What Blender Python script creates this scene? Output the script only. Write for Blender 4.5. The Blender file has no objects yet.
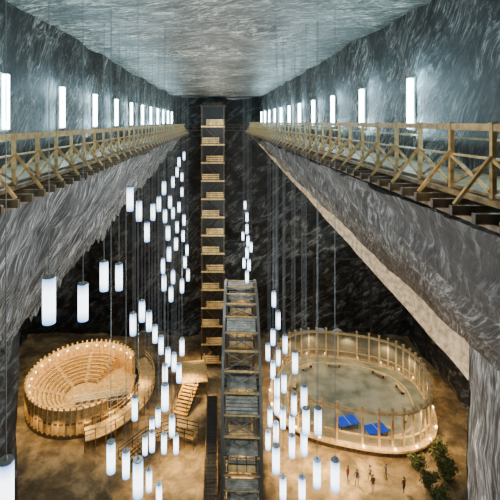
import bpy, bmesh, math, random
from mathutils import Vector, Matrix, noise
random.seed(7)
C = bpy.context.scene.collection
F=430.0; VX=217.0; VY=122.0; FL=-38.0
def P(px,py,d): return Vector(((px-VX)/F*d, d, -(py-VY)/F*d))
def PF(px,py,z=FL):
    d=-z*F/(py-VY); return Vector(((px-VX)/F*d, d, z))

# ---------------------------------------------------------------- materials
def newmat(name):
    m=bpy.data.materials.new(name); m.use_nodes=True
    nt=m.node_tree; b=nt.nodes['Principled BSDF']; return m,nt,b
def ramp(nt,cols):
    r=nt.nodes.new('ShaderNodeValToRGB'); e=r.color_ramp.elements
    while len(e)<len(cols): e.new(0.5)
    for i,(p,c) in enumerate(cols):
        e[i].position=p; e[i].color=(c[0],c[1],c[2],1)
    return r
BANDS=[(0.28,.20),(0.33,.04),(0.36,.40),(0.375,.10),(0.40,.03),(0.425,.8),(0.44,.16),(0.455,.05),(0.475,.5),(0.485,.05),(0.505,.02),(0.525,.3),(0.535,1.0),(0.55,.10),(0.57,.2),(0.585,.04),(0.61,.7),(0.63,.07),(0.66,.35),(0.70,.05)]
def rock(name, k=0.7, tint=(1,1,1), lift=0.0, axes=((1,0,0),(0,1,0),(0,0,1)), scales=(1,1,1), warp=0.5, wscale=0.15, patch=0.5, pscale=0.12, patchlo=0.3,
         bscales=(.3,.3,.3), bdetail=3.5, brough=0.55, bump=0.5, rough=0.65, fine=(0.2,1.3)):
    """layered salt rock: agate-like band contours, broken by finer grain, with big dark patches"""
    m,nt,b=newmat(name); N=nt.nodes; L=nt.links
    g=N.new('ShaderNodeNewGeometry')
    wn=N.new('ShaderNodeTexNoise'); wn.inputs['Scale'].default_value=wscale; wn.inputs['Detail'].default_value=2
    L.new(g.outputs['Position'],wn.inputs['Vector'])
    sb=N.new('ShaderNodeVectorMath'); sb.operation='SUBTRACT'; sb.inputs[1].default_value=(0.5,0.5,0.5); L.new(wn.outputs['Color'],sb.inputs[0])
    sc=N.new('ShaderNodeVectorMath'); sc.operation='SCALE'; sc.inputs['Scale'].default_value=warp*4; L.new(sb.outputs[0],sc.inputs[0])
    ad=N.new('ShaderNodeVectorMath'); ad.operation='ADD'; L.new(g.outputs['Position'],ad.inputs[0]); L.new(sc.outputs[0],ad.inputs[1])
    def coords(scl):
        cb=N.new('ShaderNodeCombineXYZ')
        for i,(a,s) in enumerate(zip(axes,scl)):
            v=Vector(a).normalized()*s
            dt=N.new('ShaderNodeVectorMath'); dt.operation='DOT_PRODUCT'; dt.inputs[1].default_value=v
            L.new(ad.outputs[0],dt.inputs[0]); L.new(dt.outputs['Value'],cb.inputs[i])
        return cb.outputs[0]
    n=N.new('ShaderNodeTexNoise'); n.inputs['Scale'].default_value=1; n.inputs['Detail'].default_value=10; n.inputs['Roughness'].default_value=0.72
    L.new(coords(scales),n.inputs['Vector'])
    r=ramp(nt,[(0.40,(fine[0],)*3),(0.60,(fine[1],)*3)]); L.new(n.outputs['Fac'],r.inputs[0])
    q=N.new('ShaderNodeTexNoise'); q.inputs['Scale'].default_value=1; q.inputs['Detail'].default_value=bdetail; q.inputs['Roughness'].default_value=brough
    L.new(coords(bscales),q.inputs['Vector'])
    qr=ramp(nt,[(p,tuple((v*k+lift)*t for t in tint)) for p,v in BANDS]); L.new(q.outputs['Fac'],qr.inputs[0])
    p=N.new('ShaderNodeTexNoise'); p.inputs['Scale'].default_value=pscale; p.inputs['Detail'].default_value=6; p.inputs['Roughness'].default_value=0.6
    L.new(ad.outputs[0],p.inputs['Vector'])
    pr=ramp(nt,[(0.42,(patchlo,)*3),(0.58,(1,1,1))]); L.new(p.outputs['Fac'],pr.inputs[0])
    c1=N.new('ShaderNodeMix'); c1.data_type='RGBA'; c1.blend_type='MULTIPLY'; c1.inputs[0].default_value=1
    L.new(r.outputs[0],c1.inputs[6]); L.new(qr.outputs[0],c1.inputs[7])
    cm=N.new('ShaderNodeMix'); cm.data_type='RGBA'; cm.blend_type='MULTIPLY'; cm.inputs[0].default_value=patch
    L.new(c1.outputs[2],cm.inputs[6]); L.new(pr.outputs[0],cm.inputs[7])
    L.new(cm.outputs[2],b.inputs['Base Color'])
    bp=N.new('ShaderNodeBump'); bp.inputs['Strength'].default_value=bump; bp.inputs['Distance'].default_value=0.35
    L.new(n.outputs['Fac'],bp.inputs['Height']); L.new(bp.outputs[0],b.inputs['Normal'])
    b.inputs['Roughness'].default_value=rough
    return m
def wood(name,c1,c2,scale=6,rough=0.6,bump=0):
    m,nt,b=newmat(name); N=nt.nodes; L=nt.links
    t=N.new('ShaderNodeTexCoord'); n=N.new('ShaderNodeTexNoise')
    n.inputs['Scale'].default_value=scale; n.inputs['Detail'].default_value=6
    L.new(t.outputs['Object'],n.inputs['Vector'])
    r=ramp(nt,[(0.35,c1),(0.65,c2)]); L.new(n.outputs['Fac'],r.inputs[0]); L.new(r.outputs[0],b.inputs['Base Color'])
    b.inputs['Roughness'].default_value=rough
    return m
def metal(name,c,rough=0.4,met=0.7):
    m=wood(name,tuple(x*0.8 for x in c),c,9,rough); m.node_tree.nodes['Principled BSDF'].inputs['Metallic'].default_value=met; return m
def emis(name,c,s,ends=None,half=0.5,st=0.5):
    m,nt,b=newmat(name)
    b.inputs['Base Color'].default_value=(0.3,0.4,0.5,1)
    b.inputs['Emission Strength'].default_value=s
    if ends is None: b.inputs['Emission Color'].default_value=(*c,1)
    else:
        N=nt.nodes; L=nt.links
        t=N.new('ShaderNodeTexCoord'); sp=N.new('ShaderNodeSeparateXYZ'); L.new(t.outputs['Object'],sp.inputs[0])
        a=N.new('ShaderNodeMath'); a.operation='ABSOLUTE'; L.new(sp.outputs['Z'],a.inputs[0])
        r=ramp(nt,[(half*st,c),(half*0.98,ends)]); L.new(a.outputs[0],r.inputs[0]); L.new(r.outputs[0],b.inputs['Emission Color'])
    return m
X=(1,0,0);Y=(0,1,0);Z=(0,0,1)
M_ceil=rock('salt_ceiling',1.2,(0.97,1.0,0.90),0.02,(X,(0.35,1,0),Z),(0.9,2.4,1),warp=0.6,patch=0.8,pscale=0.25,patchlo=0.18,bscales=(.3,.85,.3),bdetail=8,brough=.6,rough=0.45,fine=(0.2,1.3),bump=.7)
M_upR=rock('salt_upper_banded',0.72,(0.98,1.0,0.99),0.008,(X,(0,1,0.9),(0,-0.9,1)),(1,3.0,1.1),warp=0.5,wscale=0.3,patch=0.9,pscale=0.3,patchlo=0.10,bscales=(.3,.8,.2),bdetail=7,brough=.6,fine=(0.2,1.3),bump=.8)
M_upL=rock('salt_upper_banded_cross',0.72,(0.98,1.0,0.99),0.008,(X,(0,1,-0.7),(0,0.7,1)),(1,3.0,1.1),warp=0.5,wscale=0.3,patch=0.92,pscale=0.3,patchlo=0.08,bscales=(.3,.8,.2),bdetail=7,brough=.6,fine=(0.2,1.3),bump=.8)
a_=Vector((.77,1.64,-1)).normalized(); n_=Vector((1,0,.77)).normalized(); b_=a_.cross(n_)
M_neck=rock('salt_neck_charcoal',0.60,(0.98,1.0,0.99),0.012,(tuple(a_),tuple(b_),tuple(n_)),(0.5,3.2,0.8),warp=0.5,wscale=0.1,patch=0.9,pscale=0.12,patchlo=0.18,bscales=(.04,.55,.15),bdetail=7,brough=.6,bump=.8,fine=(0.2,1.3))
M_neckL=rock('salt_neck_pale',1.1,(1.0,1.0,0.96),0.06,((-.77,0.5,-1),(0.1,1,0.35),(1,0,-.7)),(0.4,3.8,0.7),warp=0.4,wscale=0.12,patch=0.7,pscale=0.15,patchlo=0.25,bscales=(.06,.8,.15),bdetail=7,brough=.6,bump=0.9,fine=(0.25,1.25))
M_pier=rock('salt_pier_grey',0.8,(1.0,1.0,1.0),0.14,(X,Y,Z),(1,2.6,0.3),warp=0.3,patch=0.4,pscale=0.2,patchlo=0.4,bscales=(.3,.6,.05),bdetail=6,bump=0.8)
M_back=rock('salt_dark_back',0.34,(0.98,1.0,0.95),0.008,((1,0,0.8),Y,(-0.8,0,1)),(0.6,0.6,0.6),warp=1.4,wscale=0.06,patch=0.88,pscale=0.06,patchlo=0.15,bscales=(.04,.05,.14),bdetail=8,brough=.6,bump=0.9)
M_floor=rock('salt_floor_sand',0.06,(1.0,0.72,0.36),0.40,(X,Y,Z),(0.6,0.6,0.6),warp=1,patch=0.85,patchlo=0.25,pscale=0.28,bscales=(.12,.12,.12),bump=0.3,rough=0.6,fine=(0.5,1.2))
M_lip=wood('lip_lit_salt',(0.50,0.35,0.20),(1.0,0.78,0.50),2.2)  # warm light on the salt edge, painted in as a tan colour
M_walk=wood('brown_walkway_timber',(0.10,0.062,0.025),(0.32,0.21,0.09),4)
M_rail=wood('lit_rail_timber',(0.26,0.165,0.055),(0.60,0.42,0.17),5)  # warm light on the rails is mixed into this tan
M_wood=wood('pine_wood',(0.36,0.24,0.09),(0.66,0.47,0.20),4)
M_woodd=wood('dark_timber',(0.03,0.02,0.012),(0.13,0.09,0.05),4)
M_gold=wood('golden_wood',(0.50,0.33,0.12),(0.88,0.64,0.28),2)
M_pale=wood('pale_beam_wood',(0.60,0.41,0.19),(0.94,0.70,0.36),2)
M_orange=wood('orange_wood',(0.46,0.27,0.07),(0.88,0.56,0.18),1.6)
M_orange2=wood('amber_wood',(0.62,0.40,0.14),(0.96,0.68,0.29),2)
M_steel=metal('grey_steel',(0.42,0.45,0.43))
M_wsteel=metal('weathered_grey_steel',(0.13,0.135,0.125),0.45,0.4)
M_dark=metal('dark_steel',(0.045,0.05,0.055),0.5,0.4)
M_white=wood('white_paint',(0.6,0.62,0.6),(0.8,0.82,0.8),3)
M_grey=wood('grey_panel_paint',(0.10,0.11,0.10),(0.36,0.38,0.34),1.5)
M_plat=wood('grey_platform_floor',(0.15,0.16,0.12),(0.44,0.42,0.31),0.45)
M_blue=wood('blue_table_top',(0.0,0.05,0.85),(0.01,0.09,1.0),2)
M_green=wood('olive_leaf',(0.035,0.05,0.014),(0.17,0.19,0.06),5)
M_cable=metal('cable_grey',(0.20,0.22,0.23),0.6,0.0)
M_lamp=emis('lamp_glow',(0.84,0.95,1.0),6.0,(0.03,0.14,0.36),0.55,0.40)
M_tube=emis('wall_tube_glow',(0.75,0.96,1.0),22.0)
M_bulb=emis('warm_rim_bulb',(1.0,0.78,0.42),14.0)
def glassmat(name,c,a):
    m,nt,b=newmat(name); b.inputs['Alpha'].default_value=a; b.inputs['Roughness'].default_value=0.12
    n=nt.nodes.new('ShaderNodeTexNoise'); n.inputs['Scale'].default_value=3; r=ramp(nt,[(0.3,tuple(x*0.6 for x in c)),(0.7,c)])
    nt.links.new(n.outputs['Fac'],r.inputs[0]); nt.links.new(r.outputs[0],b.inputs['Base Color']); return m
M_glass=glassmat('panel_glass',(0.50,0.46,0.34),0.45)
M_glassd=glassmat('cabin_glass',(0.30,0.35,0.30),0.5)

# ---------------------------------------------------------------- helpers
def meta(o,label=None,cat=None,group=None,kind=None):
    if label:o['label']=label
    if cat:o['category']=cat
    if group:o['group']=group
    if kind:o['kind']=kind
    return o
def obj(name,bm,mat,parent=None,loc=(0,0,0),smooth=False):
    me=bpy.data.meshes.new(name)
    bmesh.ops.recalc_face_normals(bm,faces=bm.faces[:])
    bm.to_mesh(me); bm.free()
    if smooth:
        for p in me.polygons: p.use_smooth=True
    me.materials.append(mat)
    o=bpy.data.objects.new(name,me); C.objects.link(o); o.location=loc
    if parent: o.parent=parent
    return o
def empty(name,loc=(0,0,0)):
    o=bpy.data.objects.new(name,None); o.empty_display_size=0.3; C.objects.link(o); o.location=loc; return o
def box(bm,c,s,rz=0):
    m=Matrix.Translation(c)@Matrix.Rotation(rz,4,'Z')@Matrix.Diagonal((s[0],s[1],s[2],1))
    bmesh.ops.create_cube(bm,size=1,matrix=m)
def beam(bm,a,b,w,h=None):
    h=h or w; a=Vector(a); b=Vector(b); d=b-a
    if d.length<1e-5: return
    q=d.to_track_quat('Z','Y').to_matrix().to_4x4()
    bmesh.ops.create_cube(bm,size=1,matrix=Matrix.Translation((a+b)/2)@q@Matrix.Diagonal((w,h,d.length,1)))
def cyl(bm,a,b,r,seg=12,r2=None):
    a=Vector(a); b=Vector(b); d=b-a
    q=d.to_track_quat('Z','Y').to_matrix().to_4x4()
    bmesh.ops.create_cone(bm,cap_ends=True,segments=seg,radius1=r,radius2=r if r2 is None else r2,depth=d.length,matrix=Matrix.Translation((a+b)/2)@q)
def part(name,mat,parent,fn,loc=(0,0,0),smooth=False):
    bm=bmesh.new(); fn(bm); return obj(name,bm,mat,parent,loc,smooth)
def copy(o,parent=None,loc=None):
    c=o.copy(); C.objects.link(c)
    if parent: c.parent=parent
    if loc is not None: c.location=loc
    return c
def surf(name,fn,nu,nv,mat,amp=0.3,fs=0.25,jag=None):
    bm=bmesh.new(); G=[]
    for i in range(nu+1):
        row=[]
        for j in range(nv+1):
            p=Vector(fn(i/nu,j/nv))
            n=noise.noise_vector(p*fs)*amp+noise.noise_vector(p*fs*4)*amp*0.35
            p=p+n
            if jag and j==nv: p+=Vector(jag(i/nu))
            row.append(bm.verts.new(p))
        G.append(row)
    for i in range(nu):
        for j in range(nv):
            bm.faces.new((G[i][j],G[i+1][j],G[i+1][j+1],G[i][j+1]))
    o=obj(name,bm,mat,smooth=True); o['kind']='structure'
    return o
def lerp(a,b,t): return a+(b-a)*t
def light(kind,loc,e,col,r=0.3,size=150):
    l=bpy.data.lights.new('lamp_or_fill_light',kind); l.energy=e; l.color=col; l.shadow_soft_size=r  # serves real lamps and added fill lights alike
    if kind=='SPOT': l.spot_size=math.radians(size); l.spot_blend=0.7
    o=bpy.data.objects.new('lamp_or_fill_light',l); C.objects.link(o); o.location=loc
    return o

# ---------------------------------------------------------------- shell
surf('ceiling',lambda u,v:(lerp(-7.4,7.4,u),lerp(-3,74,v),4.1),24,110,M_ceil,0.22,0.3)
surf('wall_left_upper',lambda u,v:(-7.1,lerp(-3,74,u),lerp(4.4,-2.6,v)),120,12,M_upL,0.2,0.3)
surf('wall_right_upper',lambda u,v:(7.1,lerp(-3,74,u),lerp(4.4,-2.3,v)),120,12,M_upR,0.2,0.3)
def neck(sx,xe,ze):
    def f(u,v):
        y=lerp(-3,70,u)
        t=min(1,max(0,(70-y)/40))
        lx=5.6+(xe-5.6)*t; lz=-2.3+(ze+2.3)*t
        return (sx*lerp(5.6,lx,v), y, lerp(-2.3,lz,v))
    return f
ZR=-15.4
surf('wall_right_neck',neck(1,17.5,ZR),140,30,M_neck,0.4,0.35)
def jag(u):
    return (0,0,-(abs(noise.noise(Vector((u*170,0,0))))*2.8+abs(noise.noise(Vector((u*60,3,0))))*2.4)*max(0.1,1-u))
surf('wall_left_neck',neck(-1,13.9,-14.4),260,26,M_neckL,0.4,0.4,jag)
surf('wall_right_ledge',lambda u,v:(lerp(5.6,7.3,v),lerp(-3,74,u),-2.3),60,2,M_neck,0.03)
surf('wall_left_ledge',lambda u,v:(-lerp(5.6,7.3,v),lerp(-3,74,u),-2.3),60,2,M_neck,0.03)
surf('wall_right_pier',lambda u,v:(17.5,lerp(-3,30,u),lerp(ZR,-38.3,v)),50,26,M_pier,0.3,0.3)
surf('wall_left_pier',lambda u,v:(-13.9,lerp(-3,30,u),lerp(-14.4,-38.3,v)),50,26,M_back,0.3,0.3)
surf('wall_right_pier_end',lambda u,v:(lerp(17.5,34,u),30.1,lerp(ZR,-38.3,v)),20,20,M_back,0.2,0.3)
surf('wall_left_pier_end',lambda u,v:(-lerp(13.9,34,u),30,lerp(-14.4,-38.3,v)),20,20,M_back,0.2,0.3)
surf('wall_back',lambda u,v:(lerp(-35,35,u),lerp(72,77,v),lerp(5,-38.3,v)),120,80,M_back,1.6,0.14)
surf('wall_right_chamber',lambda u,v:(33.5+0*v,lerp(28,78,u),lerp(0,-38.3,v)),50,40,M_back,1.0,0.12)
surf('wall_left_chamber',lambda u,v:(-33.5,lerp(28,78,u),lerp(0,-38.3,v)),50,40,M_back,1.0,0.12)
surf('floor',lambda u,v:(lerp(-35,35,u),lerp(-3,78,v),FL),70,80,M_floor,0.05,0.3)
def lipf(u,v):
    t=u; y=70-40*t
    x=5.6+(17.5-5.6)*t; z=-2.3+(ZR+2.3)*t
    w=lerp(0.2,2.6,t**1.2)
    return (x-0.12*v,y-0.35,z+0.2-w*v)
surf('lit_lip_strip',lipf,80,6,M_lip,0.12,0.4)  # strip of salt edge, its lit look carried by the colour
bm=bmesh.new()
pa=P(314,259,70.5); pb=P(371,259,70.5)
for q in (pa,pb): beam(bm,(q.x,q.y,q.z),(q.x,q.y,-38),0.3)
beam(bm,pa,pb,0.3)
o=obj('trim_2',bm,M_dark); o['kind']='structure'

# ---------------------------------------------------------------- balconies
def balcony(sx,lab,dz_=0.0,top=-0.10):
    root=empty('balcony',(sx*5.2,35,-1.35+dz_))
    meta(root,lab,'balcony')
    W=lambda x,y,z:(sx*(x-5.2),y-35,z+1.35)
    def deck(bm):
        for i in range(0,330):
            y=4+i*0.2
            box(bm,W(6.15,y,-1.40),(1.9,0.185,0.06))
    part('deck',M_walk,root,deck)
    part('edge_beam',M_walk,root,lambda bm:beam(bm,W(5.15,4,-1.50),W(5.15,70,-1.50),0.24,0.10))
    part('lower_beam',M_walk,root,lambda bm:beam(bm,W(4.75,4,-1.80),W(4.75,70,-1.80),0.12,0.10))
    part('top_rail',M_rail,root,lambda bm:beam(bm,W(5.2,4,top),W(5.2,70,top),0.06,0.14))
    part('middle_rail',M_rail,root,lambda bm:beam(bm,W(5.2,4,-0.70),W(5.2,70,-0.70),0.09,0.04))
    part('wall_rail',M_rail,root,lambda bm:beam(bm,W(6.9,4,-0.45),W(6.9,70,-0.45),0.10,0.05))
    y=5.2;first=None; ph=1.3+(top+0.10)
    while y<69:
        if not first:
            pz=part('post',M_rail,root,lambda bm:(beam(bm,(0,0,-0.35),(0,0,ph),0.09),box(bm,(0,0,ph+.04),(0.12,0.12,0.04))))
            jz=part('joist',M_woodd,root,lambda bm:(beam(bm,(-sx*0.8,0,0),(sx*1.9,0,0),0.11,0.18),))
            bz=part('brace',M_rail,root,lambda bm:beam(bm,(-sx*0.7,0,-0.05),(0,0,0.85),0.07,0.06))
            dz=part('diagonal',M_rail,root,lambda bm:beam(bm,(0,0.05,0.05),(0,1.38,0.64),0.04,0.07))
            ez=part('counter_diagonal',M_walk,root,lambda bm:beam(bm,(0,1.38,0.05),(0,0.05,0.64),0.03,0.06))
            first=True
        else:
            pz=copy(pz,root);jz=copy(jz,root);bz=copy(bz,root);dz=copy(dz,root);ez=copy(ez,root)
        j2=copy(jz,root); j2.location=W(5.2,y+.725,-1.66)
        pz.location=W(5.2,y,-1.37); jz.location=W(5.2,y,-1.66); bz.location=W(5.17,y,-1.5); dz.location=W(5.16,y,-1.36); ez.location=W(5.24,y,-1.36)
        y+=1.45
balcony(1,'long brown timber cantilevered walkway with braced railing along salt wall')
balcony(-1,'long brown timber cantilevered walkway with braced railing along pale salt wall',-0.15,-0.22)
root=meta(empty('footbridge',(0,70.4,-1.4)),'dark timber end walkway joining both galleries behind stair tower','bridge')
part('deck',M_woodd,root,lambda bm:[box(bm,(-6+i*0.3,0.6,0),(0.27,1.4,0.1)) for i in range(41)])
part('railing',M_woodd,root,lambda bm:[beam(bm,(-5.2,-0.1,z),(5.2,-0.1,z),0.07) for z in (0.55,1.0)]+[beam(bm,(-5.2+i*1.3,-0.1,0),(-5.2+i*1.3,-0.1,1.0),0.08) for i in range(9)])

# wall tubes
first=None
for sx,ys in ((1,15.2),(-1,13.9)):
    y=ys-10.2
    while y<70:
        if y>8:
            if first is None:
                bm=bmesh.new(); cyl(bm,(0,0,-0.88),(0,0,0.88),0.11,14); t=obj('wall_lamp',bm,M_tube,smooth=False)
                k=part('bracket',M_steel,t,lambda bm:(box(bm,(0.13,0,0),(0.05,0.16,1.9)),box(bm,(0.04,0,0.9),(0.2,0.14,0.05)),box(bm,(0.04,0,-0.9),(0.2,0.14,0.05))))
                first=(t,k)
            else:
                t=copy(first[0]); k=copy(first[1],t)
            meta(t,'vertical cool white fluorescent tube on salt wall above walkway','lamp','wall tubes above the galleries')
            t.location=(sx*6.82,y,0.65)
            if sx<0: t.rotation_euler=(0,0,math.pi)
            for zz in (-0.1,1.4): light('POINT',(sx*6.68,y-0.32,zz),105,(0.45,0.84,1.0),0.10)
        y+=5.1

# ---------------------------------------------------------------- pendant lamps
L=[(49,300,48),(83,302,38),(6,488,46),(104,276,30),(119,277,27),(130,199,25),(139,211,21),(147,232,20),(153,212,17),
(133,324,23),(149,321,20),(142,311,20),(159,204,14),(165,216,14),(164,188,13),(170,202,13),(168,233,15),(179,162,10),
(184,156,9),(177,172,10),(173,182,11),(182,177,9),(182,192,10),(179,207,11),(173,213,11),(184,220,11),(177,227,12),
(183,236,11),(176,244,13),(169,254,14),(163,266,15),(185,262,12),(173,277,14),(164,283,16),(182,286,14),(171,294,15),
(155,334,17),(161,345,18),(168,357,18),(182,347,17),(174,362,18),(179,373,19),(165,374,20),(187,250,11),(188,275,12),
(165,397,27),(135,408,22),(111,457,30),(126,464,27),(138,478,38),(152,441,20),(159,494,22),(145,445,18),(152,427,18),(158,417,18),
(164,443,20),(172,426,20),(176,444,18),(149,480,22),
(247,217,10),(247,229,10),(248,241,11),(247,253,11),(249,265,12),(247,277,12),(245,205,9),(243,236,9),(251,247,10),(244,263,10),
(274,299,16),(278,320,18),(273,337,16),(285,344,17),(278,357,16),(273,370,17),(284,383,18),(294,404,19),(295,362,22),
(304,397,20),(318,421,24),(277,405,18),(276,432,20),(283,418,18),(292,425,18),(276,459,28),(292,446,21),(304,443,20),
(317,473,25),(302,489,22),(335,475,27),(283,488,24),(268,352,16),(277,387,17),(270,417,17),(268,440,18),(306,421,18)]
LH=1.1; RR=0.15
lm=None; placed=[]
for (px,py,h) in L:
    d=LH*F/(h*0.97)
    x=(px-VX)/F*d
    if abs(x)>4.2: d*=4.2/abs(x)
    for _ in range(12):
        p=P(px,py,d)
        if all((Vector((p.x,p.y))-q).length>0.55 for q in placed): break
        d*=0.975
    placed.append(Vector((p.x,p.y)))
    cl=4.3-(p.z+0.6)
    if lm is None:
        bm=bmesh.new(); cyl(bm,(0,0,-0.54),(0,0,0.54),RR,16)
        for z in (-0.36,-0.18,0.18,0.36):
            vs=bmesh.ops.bisect_plane(bm,geom=bm.verts[:]+bm.edges[:]+bm.faces[:],plane_co=(0,0,z),plane_no=(0,0,1))
        lamp=obj('pendant_lamp',bm,M_lamp,smooth=False)
        cap=part('cap',M_steel,lamp,lambda bm:(cyl(bm,(0,0,0.54),(0,0,0.56),RR+0.004,16),cyl(bm,(0,0,0.56),(0,0,0.64),0.04,10,0.015)))
        cab=part('cable',M_cable,lamp,lambda bm:cyl(bm,(0,0,0),(0,0,1),0.011,6),(0,0,0.6))
        lm=(lamp,cap,cab)
    else:
        lamp=copy(lm[0]); copy(lm[1],lamp); cab=copy(lm[2],lamp)
    cab.scale=(1,1,cl)
    lamp.location=p
    meta(lamp,'glowing white cylindrical pendant lamp hanging on long thin cable','lamp','pendant lamps hung through the shaft')

# ---------------------------------------------------------------- stair tower
tx=-0.65; ty=68
root=meta(empty('stair_tower',(tx,ty,FL)),'tall dark timber stair tower with stacked golden landings against salt wall','stair tower')
root.scale=(0.86,1,1)
for sx in(-1,1):
    for sy in(-1,1):
        part('post',M_woodd,root,lambda bm:beam(bm,(sx*2.0,sy*1.6,0),(sx*2.0,sy*1.6,40.4),0.24))
part('back_panel',M_dark,root,lambda bm:[box(bm,(-1.8+i*0.4,1.7,20.2),(0.36,0.06,40.4)) for i in range(10)])
lands=None
for i in range(14):
    z=0.9+i*2.8
    def ld(bm):
        box(bm,(-0.35,-0.9,0),(3.1,1.4,0.14)); beam(bm,(-2.1,-1.7,0.0),(2.1,-1.7,0.0),0.12,0.22)
    def rl(bm):
        for zz in (0.40,0.70,1.0): beam(bm,(-1.9,-1.75,zz),(1.1,-1.75,zz),0.06,0.16)
        for k in range(5): beam(bm,(-1.8+k*0.72,-1.7,0),(-1.8+k*0.72,-1.7,1.1),0.08)
    def fl(bm):
        for k in range(9):
            box(bm,(-1.3+k*0.33,-0.9,-2.6+k*0.3),(0.30,1.0,0.06))
        beam(bm,(-1.5,-1.45,-2.75),(1.5,-1.45,-0.1),0.22,0.08); beam(bm,(-1.5,-0.4,-2.75),(1.5,-0.4,-0.1),0.22,0.08)
        beam(bm,(-1.5,-1.5,-1.85),(1.5,-1.5,0.8),0.07,0.06)
    if lands is None:
        a=part('landing',M_orange2,root,ld); b=part('guard_rail',M_gold,root,rl); c=part('stair_flight',M_woodd,root,fl); lands=(a,b,c)
    else: a,b,c=[copy(q,root) for q in lands]
    a.location=b.location=c.location=(0,0,z)
    if i==0: c.location=(0,0,z+2.8)
    if i%2: a.scale=b.scale=c.scale=(-1,1,1)
    light('POINT',(tx+(-0.7 if i%2==0 else 0.7),ty-2.4,FL+z+0.7),12,(1,0.80,0.48),0.1)
part('roof',M_woodd,root,lambda bm:(box(bm,(0,0,40.5),(4.6,3.8,0.2)),box(bm,(0,0,40.8),(3.4,2.6,0.4))))
# timber platform with stairs at the tower foot
root=meta(empty('timber_platform',(-3.4,61.6,FL)),'lit timber platform with railed front stairs at foot of stair tower','platform')
root.rotation_euler=(0,0,0.12)
part('deck',M_orange2,root,lambda bm:[box(bm,(0,-1.9+i*0.3,1.9),(3.8,0.27,0.12)) for i in range(18)])
for x in(-1.8,0,1.8):
    for y in(-1.9,0.8,3.2): part('support_post',M_walk,root,lambda bm:beam(bm,(x,y,0),(x,y,1.85),0.2))
for s in (-1,1):
    part('railing',M_gold,root,lambda bm:[beam(bm,(s*1.85,-1.95,zz),(s*1.85,3.2,zz),0.09) for zz in(2.5,3.0)]+[beam(bm,(s*1.85,y,1.9),(s*1.85,y,3.0),0.11) for y in(-1.95,-0.2,1.5,3.2)])
def fs(bm):
    for k in range(9):
        t=k/8; box(bm,(-0.5-1.6*t,-2.2-k*0.42,1.75-k*0.19),(2.1,0.44,0.09),-0.45)
    for s in (-1,1): beam(bm,(-0.5+s,-2.0,1.8),(-2.2+s,-5.8,0.05),0.1,0.28)
part('stair_flight',M_orange,root,fs)
for s in(-1,1):
    part('handrail',M_walk,root,lambda bm:[beam(bm,(-0.5+s,-2.0,2.9),(-2.2+s,-5.7,1.1),0.09),beam(bm,(-2.2+s,-5.7,0),(-2.2+s,-5.7,1.1),0.1),beam(bm,(-1.35+s,-3.85,0.9),(-1.35+s,-3.85,2.0),0.1)])
def boardwalk(pts,hs,w,lab):
    o=pts[0].copy(); e=meta(empty('timber_ramp',o),lab,'ramp')
    Q=[p-o+Vector((0,0,h)) for p,h in zip(pts,hs)]
    def dk(bm):
        for a,b in zip(Q,Q[1:]):
            n=max(1,int((b-a).length/0.4)); d=(b-a).normalized()
            for i in range(n):
                c=a.lerp(b,(i+.5)/n); box(bm,c,(w,0.34,0.1),math.atan2(d.y,d.x)-math.pi/2)
    part('deck',M_orange,e,dk)
    for s in(-1,1):
        R=[]
        for i,p in enumerate(Q):
            d=((Q[min(i+1,len(Q)-1)]-Q[max(i-1,0)])); d.z=0; d.normalize(); R.append(p+Vector((-d.y,d.x,0))*s*w*0.52)
        def rl(bm):
            for a,b in zip(R,R[1:]):
                for z in (0,.55,1.0): beam(bm,a+Vector((0,0,z)),b+Vector((0,0,z)),0.07)
                n=max(2,int((b-a).length/1.3))
                for i in range(n+1):
                    c=a.lerp(b,i/n); beam(bm,(c.x,c.y,0),(c.x,c.y,c.z+1.0),0.08)
        part('railing',M_woodd,e,rl)
boardwalk([PF(122,462),PF(148,447),PF(176,440),PF(196,446)],[0.1,0.8,1.1,1.2],1.5,'golden timber ramp with dark railings beside the observation wheel')
# floor walkway
root=meta(empty('raised_walkway',(-0.62,49.5,FL)),'narrow dark steel walkway with railings leading to stair tower','walkway')
part('deck',M_dark,root,lambda bm:[box(bm,(0,-10.5+i*0.5,1.2),(1.2,0.46,0.1)) for i in range(38)])
for sx in(-1,1):
    part('railing',M_walk,root,lambda bm:[beam(bm,(sx*0.65,-10.5,z),(sx*0.65,8.2,z),0.08) for z in(1.3,1.8,2.3)]+[beam(bm,(sx*0.65,-10.5+i*1.7,0),(sx*0.65,-10.5+i*1.7,2.3),0.1) for i in range(12)])
# ---------------------------------------------------------------- ferris wheel
fx,fy,fz=2.45,44.5,-27.0; R=10.0; RX=1.58
root=meta(empty('ferris_wheel',(fx,fy,FL)),'dark steel observation wheel with glazed roofed gondolas seen edge on','ferris wheel')
root.rotation_euler=(0,0,math.radians(-2.6))
hz=fz-FL
def circ(R,x,n=48): return [(x,R*math.sin(2*math.pi*i/n),hz+R*math.cos(2*math.pi*i/n)) for i in range(n)]
for sx in(-1,1):
    def rimf(bm):
        for rr in(R,R-0.9):
            c=circ(rr,sx*RX)
            for i in range(48): beam(bm,c[i],c[(i+1)%48],0.22)
        a=circ(R,sx*RX);b=circ(R-0.9,sx*RX)
        for i in range(48): beam(bm,a[i],b[(i+(i%2))%48],0.09)
    part('rim',M_wsteel,root,rimf)
    def spk(bm):
        c=circ(R-0.9,sx*RX,24)
        for q in c: beam(bm,(sx*1.2,0,hz),q,0.08)
    part('spokes',M_wsteel,root,spk)
    for sy in(-1,1):
        part('support_leg',M_dark,root,lambda bm:beam(bm,(sx*1.78,0,hz),(sx*1.82,sy*4.6,0),0.3,0.3))
    part('support_tie',M_dark,root,lambda bm:(beam(bm,(sx*1.8,-3,hz*0.35),(sx*1.8,3,hz*0.35),0.2),beam(bm,(sx*1.8,-4.8,0.1),(sx*1.8,4.8,0.1),0.25)))
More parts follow.
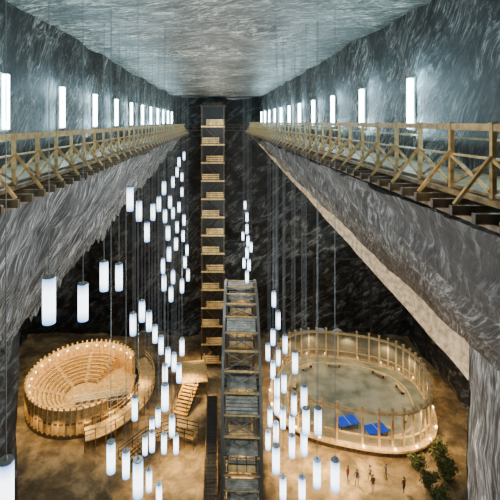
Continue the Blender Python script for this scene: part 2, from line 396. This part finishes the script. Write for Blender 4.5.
part('hub',M_dark,root,lambda bm:cyl(bm,(-1.9,0,hz),(1.9,0,hz),0.45,20))
cb=None
ca=circ(R-0.1,-RX,40)
for k,a in enumerate(ca):
    if cb is None:
        cb=part('cross_beam',M_wood,root,lambda bm:beam(bm,(-RX,0,0),(RX,0,0),0.14)); q=cb
        xb=part('cross_brace',M_wsteel,root,lambda bm:(beam(bm,(-RX,0,0),(RX,1.56,0),0.07),beam(bm,(RX,0,0),(-RX,1.56,0),0.07))); q2=xb
        db=part('maintenance_deck',M_grey,root,lambda bm:[box(bm,(0,0.2+j*0.26,0.1),(2.6,0.2,0.04)) for j in range(5)])
        q3=db
    else:
        q=copy(cb,root); q2=copy(xb,root); q3=copy(db,root) if k%4==0 else None
    q.location=(0,a[1],a[2]); q2.location=(0,a[1],a[2]); q2.rotation_euler=(-2*math.pi*(k+0.5)/40,0,0)
    if q3: q3.location=q2.location; q3.rotation_euler=q2.rotation_euler
def g_cab(bm):
    box(bm,(0,0,-2.0),(2.3,1.6,0.1))
    for s in(-1,1):
        box(bm,(s*1.12,0,-1.72),(0.06,1.6,0.5)); box(bm,(0,s*0.78,-1.72),(2.3,0.06,0.5))
def g_gl(bm):
    for s in(-1,1):
        box(bm,(s*1.12,0,-1.05),(0.03,1.5,0.85)); box(bm,(0,s*0.78,-1.05),(2.2,0.03,0.85))
def g_fr(bm):
    for sx in(-1,1):
        for sy in(-1,1): beam(bm,(sx*1.12,sy*0.77,-2),(sx*1.12,sy*0.77,-0.5),0.09)
        for sy in(-1,1): beam(bm,(sx*0.38,sy*0.79,-2),(sx*0.38,sy*0.79,-0.6),0.06)
        beam(bm,(sx*1.12,-0.8,-0.6),(sx*1.12,0.8,-0.6),0.08)
        beam(bm,(-1.12,sx*0.8,-0.6),(1.12,sx*0.8,-0.6),0.08)
        beam(bm,(-1.12,sx*0.8,-1.4),(1.12,sx*0.8,-1.4),0.06)
    for s in(-1,1): beam(bm,(s*0.6,0,0),(s*0.6,0,-0.5),0.1)
    beam(bm,(-1.4,0,0),(1.4,0,0),0.12)
def g_roof(bm):
    vs=[bm.verts.new(p) for p in ((-1.25,-0.95,-0.58),(1.25,-0.95,-0.58),(1.25,0.95,-0.58),(-1.25,0.95,-0.58),(-0.9,-0.5,-0.36),(0.9,-0.5,-0.36),(0.9,0.5,-0.36),(-0.9,0.5,-0.36))]
    for f in ((0,1,2,3),(4,5,6,7),(0,1,5,4),(1,2,6,5),(2,3,7,6),(3,0,4,7)): bm.faces.new([vs[k] for k in f])
    for k in range(5): beam(bm,(-0.9+k*0.45,-0.55,-0.34),(-0.9+k*0.45,0.55,-0.34),0.05)
def g_seat(bm):
    for s in(-1,1): box(bm,(0,s*0.52,-1.6),(2.0,0.38,0.08)); box(bm,(0,s*0.7,-1.35),(2.0,0.06,0.5))
gon=None
for i in range(13):
    a=2*math.pi*i/13
    if gon is None:
        e=empty('gondola'); e.parent=root
        gon=(e,part('cabin',M_gold,e,g_cab),part('cabin_glass',M_glassd,e,g_gl),part('frame',M_dark,e,g_fr),part('roof',M_grey,e,g_roof),part('seat',M_orange2,e,g_seat))
    else:
        e=copy(gon[0],root)
        for q in gon[1:]: copy(q,e)
    y=(R-0.45)*math.sin(a); z=hz+(R-0.45)*math.cos(a)
    e.location=(0,y,z)
    if y<1:
        light('POINT',(fx+y*0.045,fy+y,FL+z-0.75),90,(1,0.80,0.45),0.12)
        light('POINT',(fx+y*0.045,fy+y-1.8,FL+z+0.9),22,(0.95,0.95,0.85),0.12)  # added light in front of each gondola, brightens the steel
part('loading_platform',M_orange2,root,lambda bm:([box(bm,(0,-5+i*0.5,0.5),(4.2,0.46,0.12)) for i in range(24)],box(bm,(0,0.8,0.22),(4.0,11.6,0.44))))
light('SPOT',(fx,fy+1,FL+6),3400,(1,0.65,0.28),0.4,120)

# ---------------------------------------------------------------- left amphitheatre
cx,cy=-18.5,59.6
root=meta(empty('amphitheatre',(cx,cy,FL)),'round golden wooden amphitheatre bowl with curved tiers and tall panelled wall','amphitheatre')
root.scale=(0.80,0.90,1.0)
def ringseg(bm,r0,r1,z0,z1,a0,a1,n):
    for i in range(n):
        A=lerp(a0,a1,i/n);B=lerp(a0,a1,(i+1)/n)
        v=[bm.verts.new((r*math.cos(t),r*math.sin(t),z)) for (r,t,z) in
           ((r0,A,z0),(r1,A,z0),(r1,B,z0),(r0,B,z0),(r0,A,z1),(r1,A,z1),(r1,B,z1),(r0,B,z1))]
        for f in ((0,1,2,3),(4,5,6,7),(0,1,5,4),(2,3,7,6),(1,2,6,5),(0,3,7,4)): bm.faces.new([v[k] for k in f])
a0=math.radians(30); a1=math.radians(312)
def planks(bm):
    n=52
    for i in range(n):
        A=lerp(a0,a1,i/n); B=lerp(a0,a1,(i+0.9)/n); ringseg(bm,8.62,8.82,0,3.3,A,B,1)
part('plank_wall',M_orange2,root,planks)
part('wall_backing',M_gold,root,lambda bm:ringseg(bm,8.83,8.95,0,3.3,a0,a1,60))
part('wall_cap',M_pale,root,lambda bm:ringseg(bm,8.6,9.1,3.3,3.42,a0,a1,60))
part('base_band',M_woodd,root,lambda bm:ringseg(bm,8.95,9.2,0,0.4,a0,a1,60))
part('outer_rail',M_walk,root,lambda bm:ringseg(bm,8.95,9.08,1.6,1.8,a0,a1,60))
part('stage_floor',M_gold,root,lambda bm:bmesh.ops.create_cone(bm,cap_ends=True,segments=64,radius1=8.7,radius2=8.7,depth=0.2,matrix=Matrix.Translation((0,0,0.1))))
for k in range(8):
    r=3.2+k*0.68
    s0,s1=math.radians(62),math.radians(290-k*2)
    part('seating_tier',M_orange,root,lambda bm:ringseg(bm,r,r+0.68 if k<7 else 8.65,0.2,0.2+0.20*(k+1),s0,s1,44))
    part('bench',M_orange2,root,lambda bm:ringseg(bm,r+0.25,r+0.52,0.34+0.20*(k+1),0.40+0.20*(k+1),s0+.04,s1-.04,44))
    part('tier_edge',M_walk,root,lambda bm:ringseg(bm,r-0.04,r+0.03,0.2+0.20*k,0.2+0.20*(k+1)+.02,s0,s1,44))
for a in (100,145,190,235):
    def ais(bm):
        t=math.radians(a)
        for k in range(13):
            r=3.3+k*0.42; box(bm,(r*math.cos(t),r*math.sin(t),0.25+0.123*(k+1)),(0.42,0.6,0.34),t)
    part('aisle_steps',M_gold,root,ais)
pp=None
for i in range(50):
    t=lerp(a0,a1,i/49)
    if pp is None: pp=part('wall_post',M_orange2,root,lambda bm:(box(bm,(0,0,1.85),(0.22,0.22,3.7)),box(bm,(0,0,3.72),(0.3,0.3,0.1)))); q=pp
    else: q=copy(pp,root)
    q.location=(9.05*math.cos(t),9.05*math.sin(t),0); q.rotation_euler=(0,0,t)
bl=None
for i in range(24):
    t=lerp(a0+.05,a1-.05,i/23)
    if bl is None: bl=part('rim_bulb',M_bulb,root,lambda bm:bmesh.ops.create_uvsphere(bm,u_segments=10,v_segments=6,radius=0.10)); q=bl
    else: q=copy(bl,root)
    q.location=(8.45*math.cos(t),8.45*math.sin(t),3.1)
part('stage',M_gold,root,lambda bm:[box(bm,(3.6+i*0.5,0.6,0.7),(0.47,7.4,0.14)) for i in range(10)])
part('stage_skirt',M_walk,root,lambda bm:(box(bm,(3.4,0.6,0.42),(0.1,7.4,0.5)),box(bm,(5.9,-3.05,0.42),(5,0.1,0.5))))
b0=math.radians(-70); b1=math.radians(42)
part('curved_walkway',M_orange2,root,lambda bm:ringseg(bm,9.6,12.2,1.3,1.45,b0,b1,36))
for rr_ in (9.65,12.15):
    for zz in (2.45,1.95):
        part('walkway_rail',M_orange2,root,lambda bm:ringseg(bm,rr_-0.05,rr_+0.05,zz,zz+0.1,b0,b1,36))
pp=None
for i in range(17):
    for rr_ in (9.65,12.15):
        t=lerp(b0,b1,i/16)
        if pp is None: pp=part('walkway_post',M_walk,root,lambda bm:box(bm,(0,0,1.27),(0.12,0.12,2.54))); q=pp
        else: q=copy(pp,root)
        q.location=(rr_*math.cos(t),rr_*math.sin(t),0); q.rotation_euler=(0,0,t)
A=Vector((1.0,-6.9,2.6)); B=Vector((8.6,-2.9,1.4)); dv=(B-A).normalized(); sd=Vector((-dv.y,dv.x,0)).normalized()*0.7
part('ramp_deck',M_walk,root,lambda bm:beam(bm,A,B,0.12,1.4))
for s in(-1,1):
    def rr(bm):
        for z in(0.5,1.0): beam(bm,A+sd*s+Vector((0,0,z)),B+sd*s+Vector((0,0,z)),0.09)
        for k in range(9):
            q=A.lerp(B,k/8)+sd*s; beam(bm,(q.x,q.y,0.2),(q.x,q.y,q.z+1.0),0.08)
        for k in range(8):
            q=A.lerp(B,k/8)+sd*s; q2=A.lerp(B,(k+1)/8)+sd*s; beam(bm,q,q2+Vector((0,0,1)),0.06)
    part('ramp_railing',M_white,root,rr)
for a in range(40,330,32):
    t=math.radians(a); light('SPOT',(cx+5.8*math.cos(t),cy+6.6*math.sin(t),FL+5.0),460,(1,0.66,0.26),0.2,165)
light('SPOT',(cx+1,cy,FL+12),2400,(1,0.66,0.27),0.6,60)
for a in range(-190,10,24):
    t=math.radians(a); light('SPOT',(cx+8.1*math.cos(t),cy+9.1*math.sin(t),FL+2.6),230,(1,0.66,0.26),0.15,140)

# ---------------------------------------------------------------- right oval arena
cx2,cy2=17.9,58.6
root=meta(empty('oval_pavilion',(cx2,cy2,FL)),'raised oval games platform ringed by tall panelled posts and ring beam','pavilion')
ea,eb=10.0,9.2; rot=math.radians(-16); PH=0.8
def el(t,s=1.0,z=0):
    c,s_=math.cos(t),math.sin(t)
    x=ea*s*math.copysign(abs(c)**0.75,c); y=eb*s*math.copysign(abs(s_)**0.75,s_)
    return Vector((x*math.cos(rot)-y*math.sin(rot),x*math.sin(rot)+y*math.cos(rot),z))
def elring(bm,s0,s1,z0,z1,n=80,gap=1.0,lo=0,hi=None):
    for i in range(lo,hi or n):
        A=2*math.pi*i/n;B=2*math.pi*(i+gap)/n
        v=[bm.verts.new(p) for p in (el(A,s0,z0),el(A,s1,z0),el(B,s1,z0),el(B,s0,z0),el(A,s0,z1),el(A,s1,z1),el(B,s1,z1),el(B,s0,z1))]
        for f in ((0,1,2,3),(4,5,6,7),(0,1,5,4),(2,3,7,6),(1,2,6,5),(0,3,7,4)): bm.faces.new([v[k] for k in f])
part('platform',M_plat,root,lambda bm:elring(bm,0.0001,1.0,0,PH))
part('platform_side',M_woodd,root,lambda bm:elring(bm,1.0,1.03,0,PH-0.12))
part('platform_edge',M_pale,root,lambda bm:elring(bm,0.975,1.06,PH-0.12,PH+0.12))
part('ring_beam',M_pale,root,lambda bm:elring(bm,0.97,1.015,4.65,4.85))
part('middle_rail',M_pale,root,lambda bm:elring(bm,0.985,1.0,PH+1.1,PH+1.24))
part('inner_track',M_pale,root,lambda bm:elring(bm,0.80,0.82,PH,PH+0.08))
part('glass_panels',M_glass,root,lambda bm:elring(bm,0.99,0.995,PH+.1,PH+1.1,42,0.92))
part('tall_panels',M_glass,root,lambda bm:elring(bm,0.985,0.99,PH+1.25,4.6,42,0.92,0,21))
pp=None;bl=None
for i in range(42):
    t=2*math.pi*i/42
    if pp is None:
        pp=part('post',M_pale,root,lambda bm:(box(bm,(0,0,2.65),(0.24,0.24,5.3)),box(bm,(0,0,5.35),(0.34,0.34,0.08)))); q=pp
    else: q=copy(pp,root)
    q.location=el(t,0.993); q.rotation_euler=(0,0,t+rot)
    if i%2==0:
        if bl is None: bl=part('rim_bulb',M_bulb,root,lambda bm:bmesh.ops.create_uvsphere(bm,u_segments=10,v_segments=6,radius=0.13)); q=bl
        else: q=copy(bl,root)
        q.location=el(t,1.045,PH+0.3)
for a in range(0,360,30):
    p=el(math.radians(a),0.90,0); light('SPOT',(cx2+p.x,cy2+p.y,FL+4.4),300,(1,0.76,0.40),0.2,155)
    p=el(math.radians(a),1.14,0); light('SPOT',(cx2+p.x,cy2+p.y,FL+3.4),400,(1,0.64,0.26),0.2,145)
light('SPOT',(cx2,cy2,FL+13),2200,(1,0.90,0.66),0.6,70)
tb=None
def tt(bm): box(bm,(0,0,0.76),(2.6,1.6,0.06))
def ttl(bm):
    for sx in(-1,1):
        for sy in(-1,1): beam(bm,(sx*1.1,sy*0.6,0),(sx*1.1,sy*0.6,0.73),0.08)
def net(bm): box(bm,(0,0,0.83),(0.02,1.7,0.08))
for (px,py) in ((347,421),(376,429)):
    p=PF(px,py,FL+1.5); p.z=FL+PH
    if tb is None:
        e=empty('table_tennis_table'); tb=(e,part('table_top',M_blue,e,tt),part('legs',M_dark,e,ttl),part('net',M_white,e,net))
    else:
        e=copy(tb[0]); [copy(q,e) for q in tb[1:]]
    e.location=p; e.rotation_euler=(0,0,0.25)
    meta(e,'blue table tennis table with net on oval platform','table','table tennis tables')
bn=None
for a in (20,60,100,140,180,220,300,340):
    p=el(math.radians(a),0.72,0)+Vector((cx2,cy2,FL+PH))
    if bn is None:
        e=empty('bench'); bn=(e,part('seat',M_orange2,e,lambda bm:[box(bm,(0,-0.15+i*0.15,0.45),(2.2,0.13,0.05)) for i in range(3)]),part('leg',M_dark,e,lambda bm:box(bm,(-0.8,0,0.21),(0.08,0.4,0.42))),part('leg',M_dark,e,lambda bm:box(bm,(0.8,0,0.21),(0.08,0.4,0.42))))
    else:
        e=copy(bn[0]); [copy(q,e) for q in bn[1:]]
    e.location=p; e.rotation_euler=(0,0,math.radians(a)+rot+math.pi/2)
    meta(e,'low slatted wooden bench on oval platform','bench','benches on the platform')

# ---------------------------------------------------------------- shrubs
def shrub(p,s,seed):
    rnd=random.Random(seed)
    root=meta(empty('shrub',p),'dark olive potted shrub standing on lit mine floor','plant')
    part('pot',M_woodd,root,lambda bm:cyl(bm,(0,0,0),(0,0,0.45),0.28,14,0.4))
    tips=[]
    def stem(bm):
        for i in range(11):
            a=rnd.random()*6.28; r=rnd.uniform(0.3,1.0)*s; q=Vector((math.cos(a)*r,math.sin(a)*r,rnd.uniform(0.7,1.9)*s)); tips.append(q)
            cyl(bm,(0,0,0.4),q,0.04,6,0.02)
    part('stem',M_woodd,root,stem)
    def lf(bm):
        for i in range(620):
            q=rnd.choice(tips); k=rnd.uniform(0.45,1.1)
            c=Vector((q.x*k,q.y*k,0.4+(q.z-0.4)*k))+Vector((rnd.gauss(0,1),rnd.gauss(0,1),rnd.gauss(0,1)))*0.2*s
            m=Matrix.Translation(c)@Matrix.Rotation(rnd.random()*6,4,'X')@Matrix.Rotation(rnd.random()*6,4,'Z')@Matrix.Diagonal((0.06*s,0.15*s,1,1))
            bmesh.ops.create_grid(bm,x_segments=1,y_segments=1,size=1,matrix=m)
    part('foliage',M_green,root,lf)
shrub(PF(438,458),1.0,1); shrub(PF(417,469),0.8,2); shrub(PF(447,480),1.0,3); shrub(PF(427,487),0.9,4); shrub(PF(440,505),0.9,6)

# ---------------------------------------------------------------- people
def bandmat(name,shirt,trouser,skin):
    m,nt,b=newmat(name); N=nt.nodes; Lk=nt.links
    t=N.new('ShaderNodeTexCoord'); sp=N.new('ShaderNodeSeparateXYZ'); Lk.new(t.outputs['Object'],sp.inputs[0])
    mm=N.new('ShaderNodeMath'); mm.operation='DIVIDE'; mm.inputs[1].default_value=2.0; Lk.new(sp.outputs['Z'],mm.inputs[0])
    r=ramp(nt,[(0,(0.03,0.03,0.03)),(0.045,trouser),(0.46,shirt),(0.735,skin)]); r.color_ramp.interpolation='CONSTANT'
    Lk.new(mm.outputs[0],r.inputs[0]); Lk.new(r.outputs[0],b.inputs['Base Color']); b.inputs['Roughness'].default_value=0.8
    return m
def person(p,rz,shirt,trouser,label,arm=0.1,stride=0.15):
    V=[(0,0,0.95),(0,0,1.15),(0,0,1.38),(0,0,1.50),(0,0.02,1.60),(0,0.02,1.70),
       (0.19,0,1.40),(0.25,arm,1.12),(0.26,arm*2+0.08,0.88),(0.26,arm*2+0.12,0.78),
       (-0.19,0,1.40),(-0.25,-arm*0.5,1.12),(-0.26,0.05,0.88),(-0.26,0.08,0.78),
       (0.10,0,0.88),(0.11,stride*0.6,0.48),(0.11,stride,0.08),(0.12,stride+0.16,0.04),
       (-0.10,0,0.88),(-0.11,-stride*0.3,0.48),(-0.11,-stride,0.08),(-0.12,-stride+0.16,0.04)]
    E=[(0,1),(1,2),(2,3),(3,4),(4,5),(2,6),(6,7),(7,8),(8,9),(2,10),(10,11),(11,12),(12,13),(0,14),(14,15),(15,16),(16,17),(0,18),(18,19),(19,20),(20,21)]
    Rr=[.15,.14,.16,.06,.095,.08,.07,.048,.034,.035,.07,.048,.034,.035,.09,.062,.042,.035,.09,.062,.042,.035]
    me=bpy.data.meshes.new('person'); me.from_pydata(V,E,[]); o=bpy.data.objects.new('person',me); C.objects.link(o)
    sk=o.modifiers.new('s','SKIN'); sb=o.modifiers.new('u','SUBSURF'); sb.levels=1; sb.render_levels=1
    for i,r in enumerate(Rr): me.skin_vertices[0].data[i].radius=(r,r*0.85)
    me.skin_vertices[0].data[0].use_root=True
    dg=bpy.context.evaluated_depsgraph_get(); m2=bpy.data.meshes.new_from_object(o.evaluated_get(dg))
    o.modifiers.clear(); o.data=m2; m2.materials.clear(); m2.materials.append(bandmat('clothes',shirt,trouser,(0.5,0.32,0.23)))
    for q in m2.polygons: q.use_smooth=True
    def hair(bm):
        bmesh.ops.create_uvsphere(bm,u_segments=16,v_segments=10,radius=0.115,matrix=Matrix.Translation((0,-0.005,1.69)))
        bmesh.ops.delete(bm,geom=[v for v in bm.verts if v.co.z<1.66 and v.co.y>-0.04],context='VERTS')
    part('hair',M_woodd,o,hair,smooth=True)
    o.location=p; o.rotation_euler=(0,0,rz); o.scale=(0.88,0.88,0.88)
    meta(o,label,'person')
person(PF(348,480),0.4,(0.35,0.10,0.07),(0.06,0.08,0.14),'person in dark red top and navy trousers walking')
person(PF(357,484),2.5,(0.12,0.13,0.17),(0.10,0.11,0.16),'person in dark jacket standing in a group')
person(PF(370,480),-1.2,(0.42,0.40,0.36),(0.08,0.09,0.16),'person in grey top and navy trousers walking',0.15,0.2)
person(PF(386,478),1.2,(0.10,0.15,0.26),(0.14,0.13,0.11),'person in blue jacket strolling over the mine floor')
person(PF(373,490),3.0,(0.10,0.10,0.10),(0.10,0.10,0.11),'person in charcoal clothes standing near others')
person(PF(404,492),0.2,(0.22,0.08,0.08),(0.06,0.06,0.07),'person in maroon jacket standing by green shrubs')

# ---------------------------------------------------------------- lights
W1=(1,0.66,0.27)
for px,py,h,e,s in ((185,470,5,4200,92),(165,425,5,2600,90),(150,492,5,1800,88),(190,398,5,2800,90),(110,452,4,700,100),
                  (310,468,5,4200,92),(345,470,5,4200,92),(385,474,5,3600,92),(290,450,5,1500,95),(330,500,5,2800,92),
                  (196,366,5,1800,95),(425,455,5,1100,100),(262,395,4,600,100)):
    p=PF(px,py); light('SPOT',(p.x,p.y,FL+h),e,W1,0.3,s)
for x,y,z,e in ((7.3,60,-8,240),(9.5,50,-13,400),(11.5,41,-18,600),(13,33,-21,800)):
    light('POINT',(x,y,z),e,(1,0.70,0.38),0.2)  # added warm lights to brighten the lip, no fixtures there
for y in (8,22,36,50,64):
    light('POINT',(0,y,-0.8),300,(1.0,0.97,0.88),0.5)  # added ambient fill along the middle of the hall
for sx in (-1,1):
    for y in (9,18,28,40,54): light('POINT',(sx*3.9,y,-0.9),34,(1,0.78,0.42),0.2)  # added warm fill beside the gallery rails
for y,z,e in ((14,-7,560),(28,-10,750),(42,-12,750),(56,-14,750)):
    for sx in (-1,1): light('POINT',(sx*1.5,y,z),e,(0.92,0.98,1.0),0.6)  # added cool fill points down the shaft
light('POINT',(20,62,-15),1700,(0.85,0.97,0.92),0.8)  # added fill for the back wall, with the next two
light('POINT',(-18,62,-15),1500,(0.85,0.97,0.92),0.8)
light('POINT',(4,62,-18),1100,(0.85,0.97,0.92),0.8)
light('POINT',(9,20,-22),3400,(0.95,0.98,1.0),0.6)  # added light that brightens the right pier
w=bpy.data.worlds.new('World'); bpy.context.scene.world=w; w.use_nodes=True
w.node_tree.nodes['Background'].inputs[0].default_value=(0.6,0.68,0.75,1); w.node_tree.nodes['Background'].inputs[1].default_value=0.3

cam=bpy.data.cameras.new('camera'); co=bpy.data.objects.new('camera',cam); C.objects.link(co)
cam.sensor_width=36; cam.lens=F/500*36; cam.shift_x=(250-VX)/500; cam.shift_y=-(250-VY)/500
co.location=(0,0,0); co.rotation_euler=(math.pi/2,0,0); cam.clip_end=300
bpy.context.scene.camera=co
